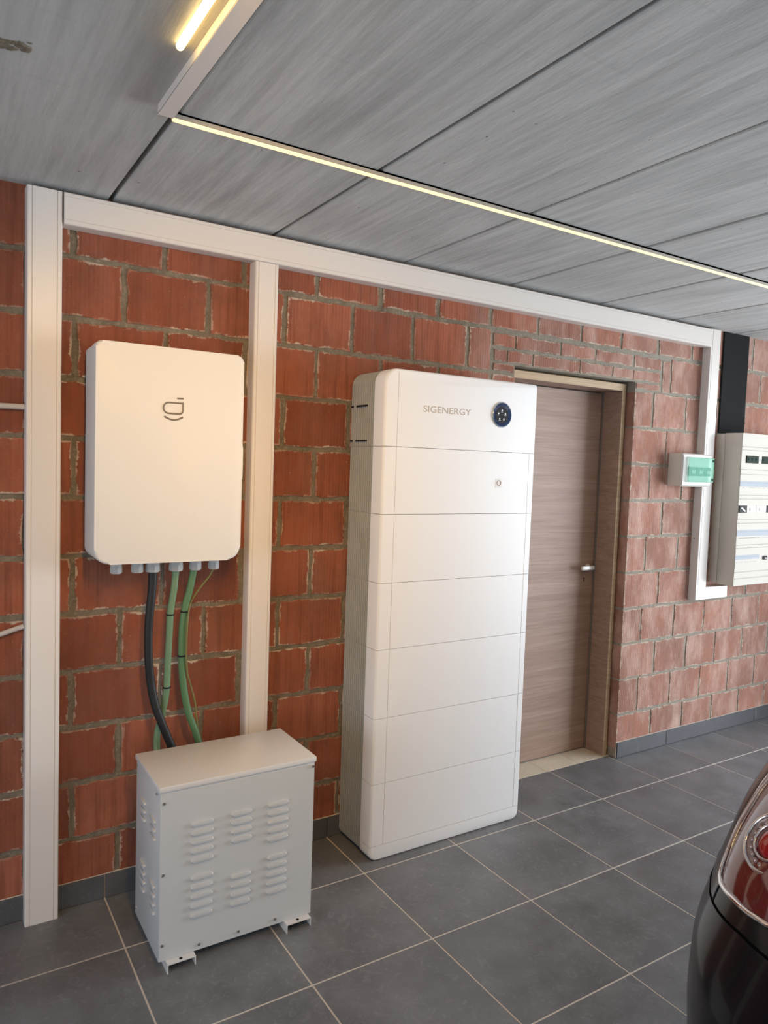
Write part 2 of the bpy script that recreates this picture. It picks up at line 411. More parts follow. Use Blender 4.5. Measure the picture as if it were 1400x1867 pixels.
# ceiling of 60 cm precast planks with open joints
mb = MB()
S0 = -.007
for k in range(-6, 9):
    xa = S0 + .5975 * k; xb = xa + .5975; dz = random.uniform(-.0015, .0015) + (-.004 if k == -1 else 0)
    z = H + dz; gp = .0085; ch = .004
    prof = [(xa + gp, z + .10), (xa + gp, z + ch * 1.2), (xa + gp + ch * .6, z), (xb - gp - ch * .6, z), (xb - gp, z + ch * 1.2), (xb - gp, z + .10)]
    mb.prism(prof, -6.2, .004, M['concrete'])
mb.box(-3.6, 5.4, -6.2, .30, H + .09, H + .22, M['concrete'])
structure(mb.build('ceiling'))
# a honeycombed patch in the concrete, upper left of the photo
mb = MB()
for q in range(110):
    a = random.uniform(-1, 1); b = random.gauss(0, .3)
    mb.sphere((-.402 + a * .052, -.872 - a * .012 + b * .034, H - .0038), random.uniform(.003, .0075), M['mortar'], (1.2, .8, .55))
hc = structure(mb.build('trim_1')); hc['label'] = 'rough honeycombed patch of exposed aggregate in the concrete ceiling'

# other walls of the garage: right with open garage door, rear with added fill window, left with window
def wall_with_hole(name, axis, pos, thick, a0, a1, h0, h1, z0, z1, m):
    b = MB()
    for p0, p1, q0, q1 in ((a0, h0, 0, H + .05), (h1, a1, 0, H + .05), (h0, h1, z1, H + .05)) + (((h0, h1, 0, z0),) if z0 > 0 else ()):
        if axis == 'x': b.box(pos, pos + thick, p0, p1, q0, q1, m)
        else: b.box(p0, p1, pos, pos + thick, q0, q1, m)
    return structure(b.build(name))
wall_with_hole('wall_right', 'x', 4.70, .2, -6.2, .004, -4.5, -.65, 0, 2.25, M['plaster'])
wall_with_hole('wall_rear', 'y', -6.2, .2, -3.0, 4.9, -2.3, 1.3, .25, 2.15, M['plaster'])
wall_with_hole('wall_left', 'x', -3.0, .2, -6.2,   .004, -3.2, -1.0, .55, 1.85, M['plaster'])
def window(name, axis, pos, a0, a1, z0, z1, bars):
    t = bpy.data.objects.new(name, None); C.objects.link(t); t['kind'] = 'structure'
    b = MB()
    def bx(p0, p1, q0, q1):
        if axis == 'x': b.box(pos, pos + .05, p0, p1, q0, q1, M['pvc'])
        else: b.box(p0, p1, pos, pos + .05, q0, q1, M['pvc'])
    bx(a0, a1, z0, z0 + .05); bx(a0, a1, z1 - .05, z1)
    for k in range(bars + 1):
        c = a0 + (a1 - a0 - .05) * k / bars; bx(c, c + .05, z0 + .05, z1 - .05)
    b.build('window_frame', t)
window('fill_window_1', 'y', -6.1, -2.3, 1.3, .25, 2.15, 3)  # unseen rear opening, added and placed for frontal fill light
window('window_2', 'x', -2.9, -3.2, -1.0, .55, 1.85, 2)

# skirting tiles (90 cm pieces)
def skirting(name, segs):
    b = MB()
    for a, c in segs:
        b.box(a, c, -.004, .004, 0, .088, M['grout']); b.box(a + .0015, c - .0015, -.0105, -.003, .002, .086, M['skirt'], bev=.001, seg=1)
    return structure(b.build(name))
skirting('baseboard_left', [(-2.8, -1.8), (-1.8, -.9), (-.9, -.2652), (-.1598, 0), (0, .5018), (.5962, .9), (.9, 1.845)])
skirting('baseboard_right', [(2.722, 3.15), (3.15, 4.05), (4.05, 4.70)])

# ------------------------------------------------------------------ door
door = bpy.data.objects.new('door_1', None); C.objects.link(door); door['kind'] = 'structure'; door.location = (2.28, .187, 0); door.matrix_world = Matrix.Translation(door.location)
door['label'] = 'brown-grey wood-grain door standing closed in the brick opening'
YD = .187
MB().box(1.895, 2.672, YD, YD + .04, .006, 2.028, M['door'], bev=.0015, seg=1).build('door_leaf', door)
b = MB()
b.box(2.676, 2.701, .050, .235, 0, 2.070, M['jamb'], bev=.001, seg=1); b.box(2.655, 2.676, YD + .042, .235, 0, 2.04, M['jamb'])
b.box(2.6725, 2.676, YD - .012, YD - .004, 0, 2.034, M['seam'])
b.box(1.868, 1.893, .050, .235, 0, 2.070, M['jamb'], bev=.001, seg=1)
b.box(1.893, 2.676, .051, .235, 2.034, 2.070, M['jamb'], bev=.001, seg=1)
b.build('door_lining', door)
b = MB(); b.box(1.893, 2.7015, .0475, .0508, 2.035, 2.0715, M['header']); b.box(2.6755, 2.7015, .0475, .0508, 0, 2.035, M['header']); b.box(1.868, 1.893, .0475, .0508, 0, 2.0715, M['header'])
b.build('lining_edge', door, 'raw pale wood front edge of the door lining')
# foam between lining and brick
b = MB(); z = 0.0
while z < 2.04:
    r = random.uniform(.008, .012); b.sphere((2.711 + random.uniform(-.002, .002), .066 + random.uniform(-.004, .006), z), r, M['foam'], (.9, 1, 1.5)); z += .016
b.box(2.701, 2.7215, .07, .235, 0, 2.07, M['foam']); b.box(DX0 + .001, 1.868, .07, .235, 0, 2.07, M['foam']); b.box(1.868, 2.7215, .09, .235, 2.071, 2.083, M['foam'])
b.build('foam_fill', door, 'ragged yellow-brown mounting foam between lining and brick')
# handle
b = MB(); b.cyl((2.622, YD - .005, 1.053), .017, .010, M['handle'], 'y'); b.cyl((2.622, YD - .025, 1.053), .0085, .04, M['handle'], 'y')
b.box(2.535, 2.632, YD - .050, YD - .036, 1.043, 1.066, M['handle'], bev=.004); b.build('door_handle', door, 'white metal lever handle')
b = MB(); b.box(2.600, 2.606, YD - .0012, YD + .001, .972, .990, M['black']); b.cyl((2.603, YD - .0003, .990), .005, .002, M['black'], 'y'); b.build('keyhole', door)

# ------------------------------------------------------------------ trunking (cable ducts)
DUCT = .055
def vduct(x0, x1, z0, z1, rail=.014, d=DUCT, foot=None):
    b = MB()
    w = x1 - x0
    # base tray, then the clipped-on cover with two shallow grooves
    prof = [(x0, 0), (x0, -d + .012), (x0 + .001, -d + .003), (x0 + .004, -d), (x0 + rail, -d), (x0 + rail + .0008, -d + .0022), (x0 + rail + .0022, -d + .0022), (x0 + rail + .003, -d - .0006),
            (x1 - rail - .003, -d - .0006), (x1 - rail - .0022, -d + .0022), (x1 - rail - .0008, -d + .0022), (x1 - rail, -d), (x1 - .004, -d), (x1 - .001, -d + .003), (x1, -d + .012), (x1, 0)]
    b.prism(prof, z0, z1, M['pvc'], axis='z')
    return b
d1 = vduct(-.265, -.160, 0., 2.428).build('cable_trunking')
tag(d1, 'full-height white plastic cable trunking at the left edge, running down to the floor', 'cable trunking', 'white wall trunking')
d2 = vduct(.502, .596, 0., 2.3265, rail=.012).build('cable_trunking')
tag(d2, 'white vertical cable trunking that ends behind the grey louvred metal box', 'cable trunking', 'white wall trunking')
b = MB()
z0, z1, d, rail = 2.328, 2.430, .057, .013
prof = [(0, z0), (-d + .010, z0), (-d + .003, z0 + .001), (-d, z0 + .004), (-d, z0 + rail), (-d + .0022, z0 + rail + .0008), (-d + .0022, z0 + rail + .0022), (-d - .0006, z0 + rail + .003),
        (-d - .0006, z1 - rail - .003), (-d + .0022, z1 - rail - .0022), (-d + .0022, z1 - rail - .0008), (-d, z1 - rail), (-d, z1 - .004), (-d + .003, z1 - .001), (-d + .010, z1), (0, z1)]
b.prism(prof, -.1565, 3.286, M['pvc'], axis='x')
d3 = b.build('cable_trunking'); tag(d3, 'long horizontal white cable trunking running right under the concrete ceiling', 'cable trunking', 'white wall trunking')
b = MB()
d = .05
pts = [(3.288, .857), (3.600, .857), (3.600, .928), (3.379, .928), (3.379, 2.434), (3.288, 2.434)]
b.prism(pts, -d, 0, M['pvc'], axis='y', bev=.003)
b.box(3.304, 3.363, -d - .0012, -d + .001, .873, 2.425, M['pvc'], bev=.0006, seg=1)
b.box(3.363, 3.594, -d - .0012, -d + .001, .864, .921, M['pvc'], bev=.0006, seg=1)
b.cyl((3.2872, -.02, 1.22), .003, .003, M['seam'], 'x', 10)
d4 = b.build('cable_trunking'); tag(d4, 'white vertical cable trunking right of the door with a short L-shaped foot', 'cable trunking', 'white wall trunking')

# two surface pipes at the far left
b = MB(); b.tube([(-1.2, -.014, 1.722), (-.8, -.014, 1.727), (-.2655, -.014, 1.735)], .0095, M['wire'])
tag(b.build('conduit_pipe'), 'thin pale horizontal pipe entering the left trunking, upper of two', 'pipe', 'pipes at the left edge')
b = MB(); b.tube([(-1.1, -.014, .78), (-.7, -.014, .895), (-.40, -.014, .975), (-.2655, -.014, 1.014)], .0085, M['wire'])
tag(b.build('conduit_pipe'), 'thin pale sloping pipe entering the left trunking, lower of two', 'pipe', 'pipes at the left edge')

# dark board at the right, from ceiling to the distribution board
b = MB(); b.box(3.474, 3.728, -.012, .0, 1.848, 2.445, M['slate'], bev=.002, seg=1)
tag(b.build('wall_board'), 'dark slate-coloured board on the brick wall above the cream distribution board', 'board')

# ------------------------------------------------------------------ lights under the ceiling
t = thing('strip_light', (2.2, -.765, H), 'long thin warm LED strip light running across the concrete ceiling', 'light')
b = MB(); b.box(-.012, 4.69, -.781, -.749, H - .006, H, M['led_side']); b.box(-.012, 4.69, -.781, -.7785, H - .016, H, M['led_side']); b.box(-.012, 4.69, -.7515, -.749, H - .012, H, M['led_side']); b.build('profile', t)
b = MB(); b.box(-.011, 4.689, -.778, -.752, H - .016, H - .0062, M['led'], bev=.003); b.build('diffuser', t, 'glowing warm diffuser')
t = thing('light_channel', (-.04, -2., H), 'white angular metal channel on the ceiling beside the glowing tube', 'channel')
b = MB(); b.box(-.0585, -.0555, -4.6, -.800, H - .027, H, M['pvc']); b.box(-.0585, -.021, -4.6, -.800, H - .0285, H - .0255, M['pvc']); b.box(-.0235, -.021, -4.6, -.800, H - .027, H, M['pvc']); b.build('channel_body', t)
b = MB(); b.box(-.0555, -.0235, -.804, -.8005, H - .0255, H, M['pvc']); b.build('end_cap', t)
t = thing('tube_light', (-.092, -2., H), 'glowing warm tube light on the ceiling left of the white channel', 'light')
b = MB(); b.tube([(-.093, -1.095, H - .012), (-.093, -4.3, H - .012)], .0085, M['tube'], 14, smooth_path=False); b.sphere((-.093, -1.095, H - .012), .0085, M['tube']); b.build('tube', t)
for yy in (-1.25, -2.2, -3.2, -4.2): MB().box(-.100, -.086, yy - .012, yy + .012, H - .006, H, M['led_side']).build('clip', t)
for yy in (-1.50, -1.85, -2.2, -2.55, -2.9):        # added warm lamps below the tube, aimed and narrowed toward the wall
    tl = area('warm_wall_fill', (-.093, yy, H - .050), (.32, .80, -.50), .05, .05, WALL_FILL_W, (1.0, .53, .09)); tl.data.spread = math.radians(82)

# ------------------------------------------------------------------ white wall-mounted gateway box
t = thing('inverter_box', (.16, 0, 1.59), 'white rounded wall-mounted power box with a dark symbol, left of the middle trunking', 'power box')
X0, X1, Z0, Z1 = -.083, .410, 1.233, 1.951
b = MB(); b.prism(rrect(X0 + .003, X1 - .003, Z0 + .004, Z1 - .003, (.042, .042, .018, .018)), -.135, -.02, M['white']); b.build('back_shell', t)
b = MB(); b.prism(rrect(X0 + .008, X1 - .008, Z0 + .008, Z1 - .008, (.04, .04, .016, .016)), -.1385, -.1345, M['seam']); b.build('gasket', t, 'thin dark gasket line')
b = MB(); b.prism(rrect(X0, X1, Z0, Z1, (.050, .048, .022, .020)), -.200, -.138, M['white'], bev=.009, seg=3); b.build('front_cover', t)
for z in (1.30, 1.80): MB().box(.02, .30, -.021, 0, z, z + .06, M['alu']).build('wall_bracket', t)
b = MB(); b.prism([(X1 - .004, 1.505), (X1 + .014, 1.512), (X1 + .016, 1.53), (X1 + .016, 1.630), (X1 + .013, 1.648), (X1 - .004, 1.662)], -.165, -.125, M['white'], bev=.002); b.build('side_latch', t)
def stroke(b, pts, w, m, y=-.2006):
    b.tube([(x, y, z) for x, z in pts], w / 2, m, 8, smooth_path=False)
b = MB()
lg = rrect(.131, .196, 1.734, 1.770, (.018, .012, .001, .018), 6)
b.tube([(x, -.2002, z) for x, z in lg], .0029, M['logo'], 8, closed=True)
stroke(b, [(.176, 1.7855), (.197, 1.7865)], .0060, M['logo'], -.2002); b.box(.1945, .198, -.2012, -.1998, 1.756, 1.774, M['logo'])
stroke(b, [(.134 + .062 * k / 12, 1.7235 - .0105 * math.sin(PI * k / 12)) for k in range(13)], .0060, M['logo'], -.2002)
b.build('printed_symbol', t, 'dark brown printed symbol of rounded loop, dash and arc')
for x, r in ((.005, .0205), (.075, .0215), (.127, .0255), (.208, .0255), (.277, .0225), (.345, .021)):
    b = MB(); b.cyl((x, -.11, 1.2235), r * .92, .028, M['gland'], 'z', 16); b.cyl((x, -.11, 1.203), r, .026, M['gland'], 'z', 8, bev=.003)
    b.build('cable_gland', t)

# ------------------------------------------------------------------ cables
def cable(name, pts, r, m, label, ties=(), tie_r=None, y=-.11, group='cables between the two boxes'):
    t = thing(name, (pts[0][0], y, pts[0][1]), label, 'cable', group)
    P = [(p[0], p[2] if len(p) > 2 else y, p[1]) for p in pts]
    b = MB(); b.tube(P, r, m, 14); b.build('sheath', t)
    for (x, z, nx) in ties:
        b = MB(); b.cyl((x, y, z), r + .0022, .005, M['black'], 'z', 14); b.build('cable_tie', t, 'black cable tie')
    return t
cable('power_cable', [(.127, 1.195), (.126, 1.135), (.118, 1.036), (.1155, .965), (.118, .876), (.128, .785), (.141, .716, -.118), (.161, .657, -.124), (.182, .602, -.124), (.202, .55, -.124), (.215, .48), (.22, .42, -.15), (.22, .38, -.192)], .0145, M['blackrub'],
      'thick black cable hanging from the white power box to the grey metal box')
cable('power_cable', [(.208, 1.195), (.202, 1.124), (.1915, 1.047), (.188, .957), (.184, .862), (.181, .767), (.175, .700, -.10), (.166, .644, -.088), (.158, .600, -.085), (.157, .54, -.09), (.16, .45, -.15), (.165, .36, -.192)], .0118, M['green2'],
      'pale green cable next to the black one, its lower end passing behind it', ties=((.1905, 1.035, 0), (.1815, .775, 0)))
cable('power_cable', [(.272, 1.195), (.260, 1.126), (.243, 1.060), (.234, .976), (.2335, .874), (.240, .787), (.251, .717), (.266, .657), (.284, .608), (.302, .55), (.315, .46, -.14), (.32, .38, -.192)], .0125, M['green'],
      'darker green cable farthest right of the thick cables', ties=((.2415, 1.042, 0), (.2330, .883, 0)))
cable('earth_wire', [(.345, 1.197), (.330, 1.165), (.309, 1.140), (.281, 1.104), (.262, 1.070), (.250, 1.03, -.124), (.246, .96, -.125), (.2455, .89, -.124), (.252, .82, -.12), (.266, .775), (.284, .710), (.290, .659), (.297, .605), (.303, .54), (.31, .45, -.15), (.315, .40, -.192)], .0032, M['earth'],
      'thin olive wire curving from the rightmost gland beside the green cable')

# ------------------------------------------------------------------ grey louvred transformer housing
t = thing('transformer_box', (.32, -.34, 0), 'light grey louvred metal housing standing on short feet on the tiled floor', 'metal box')
X0, X1, Y0, Y1, ZB, ZT = .061, .584, -.487, -.195, .030, .569
b = MB(); b.box(X0, X1, Y0, Y1, ZB, ZT, M['tfgrey'], bev=.0025, seg=2); b.box(X0 + .0015, X1 - .0015, Y0 - .0012, Y0 + .001, ZB + .001, ZT - .008, M['tfgrey'], bev=.0005, seg=1); b.build('housing', t)
b = MB(); b.box(X0 - .005, X1 + .004, Y0 - .006, Y1 + .004, ZT - .0005, .5865, M['tflid'], bev=.003, seg=2); b.box(X0 + .002, X1 - .002, Y0 + .003, Y1 - .002, ZT - .004, ZT, M['seam']); b.build('lid', t)
for (xa, xb, n, zt, dz) in ((.157, .229, 5, .447, .0293), (.158, .229, 5, .272, .0305), (.288, .357, 4, .449, .0290), (.290, .357, 4, .240, .0303), (.415, .487, 5, .451, .0295), (.415, .486, 5, .271, .0297)):
    for k in range(n):
        b = MB(); b.prism(capsule(xa, xb, zt - dz * k, .0125), Y0 - .0085, Y0, M['tfgrey'], bev=.0036, seg=2); b.build('louvre', t)
for (yc, zt, n) in ((-.292, .463, 3), (-.412, .455, 3), (-.295, .255, 4), (-.413, .245, 4)):
    for k in range(n):
        b = MB(); b.prism(capsule(yc - .029, yc + .029, zt - .0285 * k, .0115), X0 - .007, X0, M['tfgrey'], axis='x', bev=.003, seg=2); b.build('louvre', t)
def screw(c, axis, t, r=.0048):
    b = MB(); b.cyl(c, r * 1.25, .0016, M['tfgrey'], axis, 14)
    d = Vector((0, -.0022, 0)) if axis == 'y' else Vector((-.0022, 0, 0))
    b.cyl(Vector(c) + d, r, .0035, M['steel'], axis, 6 if axis == 'y' else 12); b.build('screw', t)
for x, z in ((.071, .534), (.071, .308), (.071, .083), (.188, .050), (.319, .050), (.448, .051), (.576, .553)): screw((x, Y0 - .0018, z), 'y', t)
for y, z in ((-.215, .553), (-.455, .553), (-.215, .06), ): screw((X0 - .001, y, z), 'x', t, .0036)
for xa, xb in ((.083, .172), (.483, .573)):
    b = MB(); ya, yb, zt, th = -.512, -.185, .0305, .003
    b.prism([(xa, 0), (xa + th, 0), (xa + th, zt - th), (xb - th, zt - th), (xb - th, .004), (xb, .004 - .004), (xb, zt), (xa, zt)], ya, yb, M['tflid'], axis='y')
    b.cyl(((xa + xb) / 2, -.500, zt), .0055, .0008, M['black'], 'z', 12); b.build('foot', t)

# ------------------------------------------------------------------ white battery tower
t = thing('battery_tower', (1.35, -.13, 0), 'tall white battery and inverter tower with a round display, partly in front of the door', 'battery tower')
X0, X1, YF = .953, 1.745, -.270
YM = -.193                                    # where the white cover meets the ribbed body
seams = [1.962, 1.660, 1.396, 1.125, .860, .583, .317, .062, 0.002]
V0, V1 = 1.014, 1.711
names = ['inverter_module', 'gateway_module'] + ['battery_module'] * 5 + ['base_module']
for i, nm in enumerate(names):
    zt, zb = seams[i], seams[i + 1]
    gp = .0009
    rt = .058 if i == 0 else 0.0; rb = .034 if i == 7 else 0.
    rtr = .012 if i == 0 else 0.
    b = MB()
    za, zc = zb + (gp if i < 7 else 0), zt - (gp if i > 0 else 0)
    # cover: plan profile with rounded front corners, clipped by the corner radii of the tower
    def cover(xa, xb, yf, r_tl, r_bl, r_tr, r_br, m, bev):
        b.prism(rrect(xa, xb, za, zc, (r_bl, r_br, r_tr, r_tl), 8), yf, YM, m, axis='y', bev=bev, seg=3)
    # cover body (side wall + front)
    bm2 = bmesh.new()
    pts = rrect(X0, X1, za, zc, (rb, rb, rtr, rt), 8)
    # build rings front->back with rounding only at left/right/top/bottom outer edges
    def ring(ins_l, ins_r, ins_t, ins_b, y):
        w = X1 - X0; h = zc - za; out = []
        for (x, z) in pts:
            fx = (x - X0) / w; fz = (z - za) / h
            out.append(bm2.verts.new((X0 + ins_l + fx * (w - ins_l - ins_r), y, za + ins_b + fz * (h - ins_b - ins_t))))
        return out
    top = 1 if i == 0 else 0; bot = 1 if i == 7 else 0
    RR = .010
    rings = []
    for k in range(4):
        a = PI / 2 * k / 3; ins = RR * (1 - math.sin(a)); yy = YF + RR * (1 - math.cos(a))
        rings.append(ring(ins, ins * .8, ins * top, ins * bot * .5, yy))
    rings.append(ring(0, 0, 0, 0, YM))
    bm2.faces.new(rings[0])
    nn = len(pts)
    for A, B in zip(rings, rings[1:]):
        for k in range(nn): bm2.faces.new((A[k], B[k], B[(k + 1) % nn], A[(k + 1) % nn]))
    bm2.faces.new(rings[-1][::-1])
    bmesh.ops.recalc_face_normals(bm2, faces=bm2.faces[:])
    b.merge(bm2, M['cabwhite'], smooth=True)
    cov = None
    mod = b.build(nm, t)
    # thin vertical seams on the front face
    b = MB()
    lo = za if i < 7 else .0; hi = zc - (.012 if i == 0 else 0)
    if i < 7:
        b.box(V0 - .0007, V0 + .0007, YF - .0003, YF + .001, za, hi, M['logofine']); b.build('panel_seam', mod)
        if i > 0: MB().box(V1 - .0006, V1 + .0006, YF - .0003, YF + .001, za, hi, M['logofine']).build('panel_seam', mod)
    # ribbed cast body behind
    b = MB()
    r2t = .052 if i == 0 else 0.; r2b = .03 if i == 7 else 0.
    zz0 = za + (.006 if i == 7 else -gp); zz1 = zc - (.004 if i == 0 else 0)
    b.prism(rrect(X0 + .022, X1 - .006, zz0, zz1, (r2b, r2b, max(rtr - .002, 0), r2t), 8), YM + .0001, -.0125, M['aludark'], axis='y')
    b.build('heat_sink', mod, 'grey ribbed side')
    b = MB()
    ny = 11
    pl = rrect(X0 + .001, X1 - .001, zz0 + (.0 if i < 7 else .0), zz1 + (.003 if i == 0 else 0), (r2b, r2b, rtr, r2t + .005), 8)
    for q in range(ny):
        yc = YM + .014 + q * (-.0165 - (YM + .014)) / (ny - 1)
        b.prism(pl, yc - .0026, yc + .0026, M['alu'], axis='y')
    b.build('cooling_ribs', mod, 'closely spaced grey ribs')
    b = MB(); b.prism(rrect(X0 + .0012, X1 - .002, zz0, zz1 + (.002 if i == 0 else 0), (r2b, r2b, rtr, r2t + .004), 8), YM, YM + .007, M['green_edge'], axis='y'); b.build('seal_strip', mod, 'pale green-grey strip')
    if i == 0:
        inv = mod
        for z in (1.822, 1.682):
            for ya, yb in ((-.135, -.055), (-.028, -.0126)): MB().box(X0 - .0015, X0 + .006, ya, yb, z - .0035, z + .0035, M['black']).build('side_slot', mod, 'short black slot')
        # round display
        dc = Vector((1.542, YF, 1.818))
        b = MB(); b.cyl(dc + Vector((0, -.002, 0)), .054, .006, M['chrome'], 'y', 48, bev=.002); b.build('display_ring', mod, 'chrome ring')
        b = MB(); b.cyl(dc + Vector((0, -.0045, 0)), .050, .004, M['navy'], 'y', 48, bev=.0012); dsp = b.build('round_display', mod, 'dark navy glass display')
        b = MB(); b.cyl(dc + Vector((-.004, -.0066, -.002)), .036, .0006, M['black'], 'y', 40); b.build('display_face', mod)
        b = MB()
        for k in range(5):
            a = PI / 2 + 2 * PI * k / 5; c = dc + Vector((-.004 + .020 * math.cos(a), -.0071, -.002 + .020 * math.sin(a)))
            b.cyl(c, .0036, .0006, M['icon'], 'y', 12); b.box(c.x - .005, c.x + .005, c.y - .0002, c.y + .0002, c.z - .0075, c.z - .006, M['icon'])
        b.build('display_icons', mod)
        me = text_mesh('SIGENERGY', .040); me.materials.append(M['logofine'])
        o = bpy.data.objects.new('brand_lettering', me); C.objects.link(o)
        xs = [v.co.x for v in me.vertices]; zs = [v.co.y for v in me.vertices]
        sx = .240 / (max(xs) - min(xs)); sz = .026 / (max(zs) - min(zs))
        for v in me.vertices: v.co = Vector((1.135 + (v.co.x - min(xs)) * sx, YF - .0002 - v.co.z * .5, 1.803 + (v.co.y - min(zs)) * sz))
        o.parent = mod; o['label'] = 'thin taupe lettering'
    if i == 1:
        b = MB(); b.box(1.524, 1.562, YF - .0008, YF + .001, 1.507, 1.546, M['cabwhite'], bev=.0005, seg=1)
        ringp = [(1.543 + .0105 * math.cos(2 * PI * k / 24), YF - .0012, 1.527 + .0105 * math.sin(2 * PI * k / 24)) for k in range(24)]
        b.tube(ringp, .0016, M['logofine'], 8, closed=True); b.build('power_button', mod, 'small ring-shaped button')

# ------------------------------------------------------------------ small breaker box with green window
t = thing('breaker_box', (3.16, 0, 1.62), 'small white breaker box with a green tinted window left of the right trunking', 'breaker box')
b = MB(); b.box(3.033, 3.284, -.082, 0, 1.528, 1.711, M['creamside'], bev=.004); b.build('enclosure', t)
b = MB(); pr = [(-.080, 1.528), (-.080, 1.711), (-.088, 1.711), (-.096, 1.704), (-.098, 1.690), (-.098, 1.549), (-.096, 1.535), (-.088, 1.528)]
b.prism(pr, 3.036, 3.290, M['white'], axis='x'); b.build('front_frame', t)
b = MB(); b.box(3.064, 3.284, -.0995, -.0975, 1.553, 1.688, M['mintpanel']); b.build('inner_panel', t, 'mint green inner panel')
for xa, xb in ((3.085, 3.134), (3.152, 3.200), (3.222, 3.270)):
    b = MB(); b.box(xa, xb, -.110, -.099, 1.586, 1.636, M['breaker'], bev=.001, seg=1); b.box(xa + .012, xa + .022, -.1145, -.110, 1.600, 1.618, M['mintpanel']); b.box(xa + .028, xa + .038, -.1145, -.110, 1.600, 1.618, M['mintpanel']); b.build('circuit_breaker', t, 'dark green breaker')
b = MB(); b.box(3.060, 3.289, -.1175, -.1155, 1.552, 1.690, M['greenglass']); b.box(3.060, 3.289, -.1175, -.0975, 1.6875, 1.690, M['greenglass']); b.box(3.060, 3.289, -.1175, -.0975, 1.552, 1.5545, M['greenglass']); b.build('window_flap', t, 'transparent green flap')
for z in (1.560, 1.668): MB().box(3.273, 3.286, -.121, -.117, z, z + .014, M['breaker']).build('flap_hinge', t)

# ------------------------------------------------------------------ cream distribution board
t = thing('distribution_board', (3.75, 0, 1.4), 'large cream distribution board with rows of breakers at the right edge', 'distribution board')
PX0, PX1, PZ0, PZ1, PY = 3.470, 4.02, .948, 1.846, -.165
b = MB(); b.box(PX0, PX1, -.055, 0, PZ0 + .004, PZ1 - .003, M['creamside'], bev=.003); b.build('back_box', t)
b = MB(); b.box(PX0 + .004, PX1 - .004, PY + .004, -.057, PZ0, PZ1, M['creamside'], bev=.002); b.build('cover_side', t)
b = MB(); b.box(PX0 + .004, PX1 - .004, PY, PY + .0039, PZ0, PZ1, M['cream'], bev=.001, seg=1)
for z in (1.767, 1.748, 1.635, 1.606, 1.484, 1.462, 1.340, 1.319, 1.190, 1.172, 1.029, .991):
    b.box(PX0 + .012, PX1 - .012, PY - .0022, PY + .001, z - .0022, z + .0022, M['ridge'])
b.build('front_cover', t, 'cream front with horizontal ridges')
def modules(z0, z1, items):
    for xa, xb, kind in items:
        b = MB()
        if kind == 'smoke':
            b.box(xa, xb, PY - .006, PY, z0, z1, M['smoke'], bev=.001, seg=1)
            for k in range(3): b.box(xa + .012 + k * (xb - xa) / 3, xa + .020 + k * (xb - xa) / 3, PY - .009, PY - .006, (z0 + z1) / 2 - .006, (z0 + z1) / 2 + .008, M['breaker'])
        elif kind == 'white':
            b.box(xa, xb, PY - .005, PY, z0, z1, M['white'], bev=.001, seg=1); b.box(xa + .3 * (xb - xa), xb - .3 * (xb - xa), PY - .008, PY - .005, z0 + .2 * (z1 - z0), z1 - .3 * (z1 - z0), M['creamside'])
        else:
            b.box(xa, xb, PY - .006, PY, z0, z1, M['black'], bev=.001, seg=1)
            b.prism([(xa + .012, z1 - .014), (xa + .024, z1 - .010), (xb - .006, z0 + .010), (xb - .012, z0 + .004)], PY - .0075, PY - .005, M['white'])
        b.build('breaker_module', t)
modules(1.673, 1.716, [(3.521, 3.638, 'smoke'), (3.642, 3.672, 'white'), (3.676, 3.86, 'smoke'), (3.865, 3.97, 'white')])
modules(1.382, 1.423, [(3.478, 3.546, 'dark'), (3.556, 3.645, 'white'), (3.650, 3.755, 'white'), (3.760, 3.83, 'dark'), (3.84, 3.97, 'white')])
modules(1.095, 1.118, [(3.758, 3.80, 'dark')])
for (za, zb, ticks) in ((1.537, 1.568, 1.530), (1.243, 1.279, 1.232), (1.104, 1.130, 1.090)):
    b = MB(); b.box(3.474, 4.00 if za > 1.2 else 3.720, PY - .0016, PY, za, zb, M['label'])
    x = 3.482
    while x < (3.98 if za > 1.2 else 3.71):
        w = random.uniform(.004, .012); b.box(x, x + w, PY - .0022, PY, zb - .012, zb - .009, M['ink'])
        if random.random() < .7: b.box(x, x + w * .8, PY - .0022, PY, ticks - .003, ticks - .0005, M['ink'])
        x += w + random.uniform(.003, .008)
    b.build('label_strip', t, 'blue-grey label strip')
b = MB(); b.box(3.475, 3.735, PY - .0012, PY, 1.045, 1.160, M['cream']); b.build('paper_label', t, 'white paper label')

# ------------------------------------------------------------------ car (rear corner in the photo)
XC, YC, NX = 2.6, -2.45, 3.5
ZK = [.14, .20, .35, .50, .60, .70, .80, .90, 1.0, 1.1, 1.25, 1.36, 1.40]
XR = [.60, .53, .511, .493, .480, .490, .550, .622, .715, .809, .96, 1.12, 1.35]
XF = [4.25, 4.33, 4.36, 4.37, 4.36, 4.34, 4.28, 4.15, 3.90, 3.45, 3.10, 2.85, 2.6]
HW = [.72, .80, .83, .84, .84, .84, .83, .82, .79, .74, .69, .63, .50]
def itp(z, V):
    if z <= ZK[0]: return V[0]
    for a, b_, va, vb in zip(ZK, ZK[1:], V, V[1:]):
        if z <= b_: return va + (vb - va) * (z - a) / (b_ - a)
    return V[-1]
def itps(z, V):
    return (itp(z - .018, V) + 2 * itp(z, V) + itp(z + .018, V)) / 4 if .2 < z < 1.34 else itp(z, V)
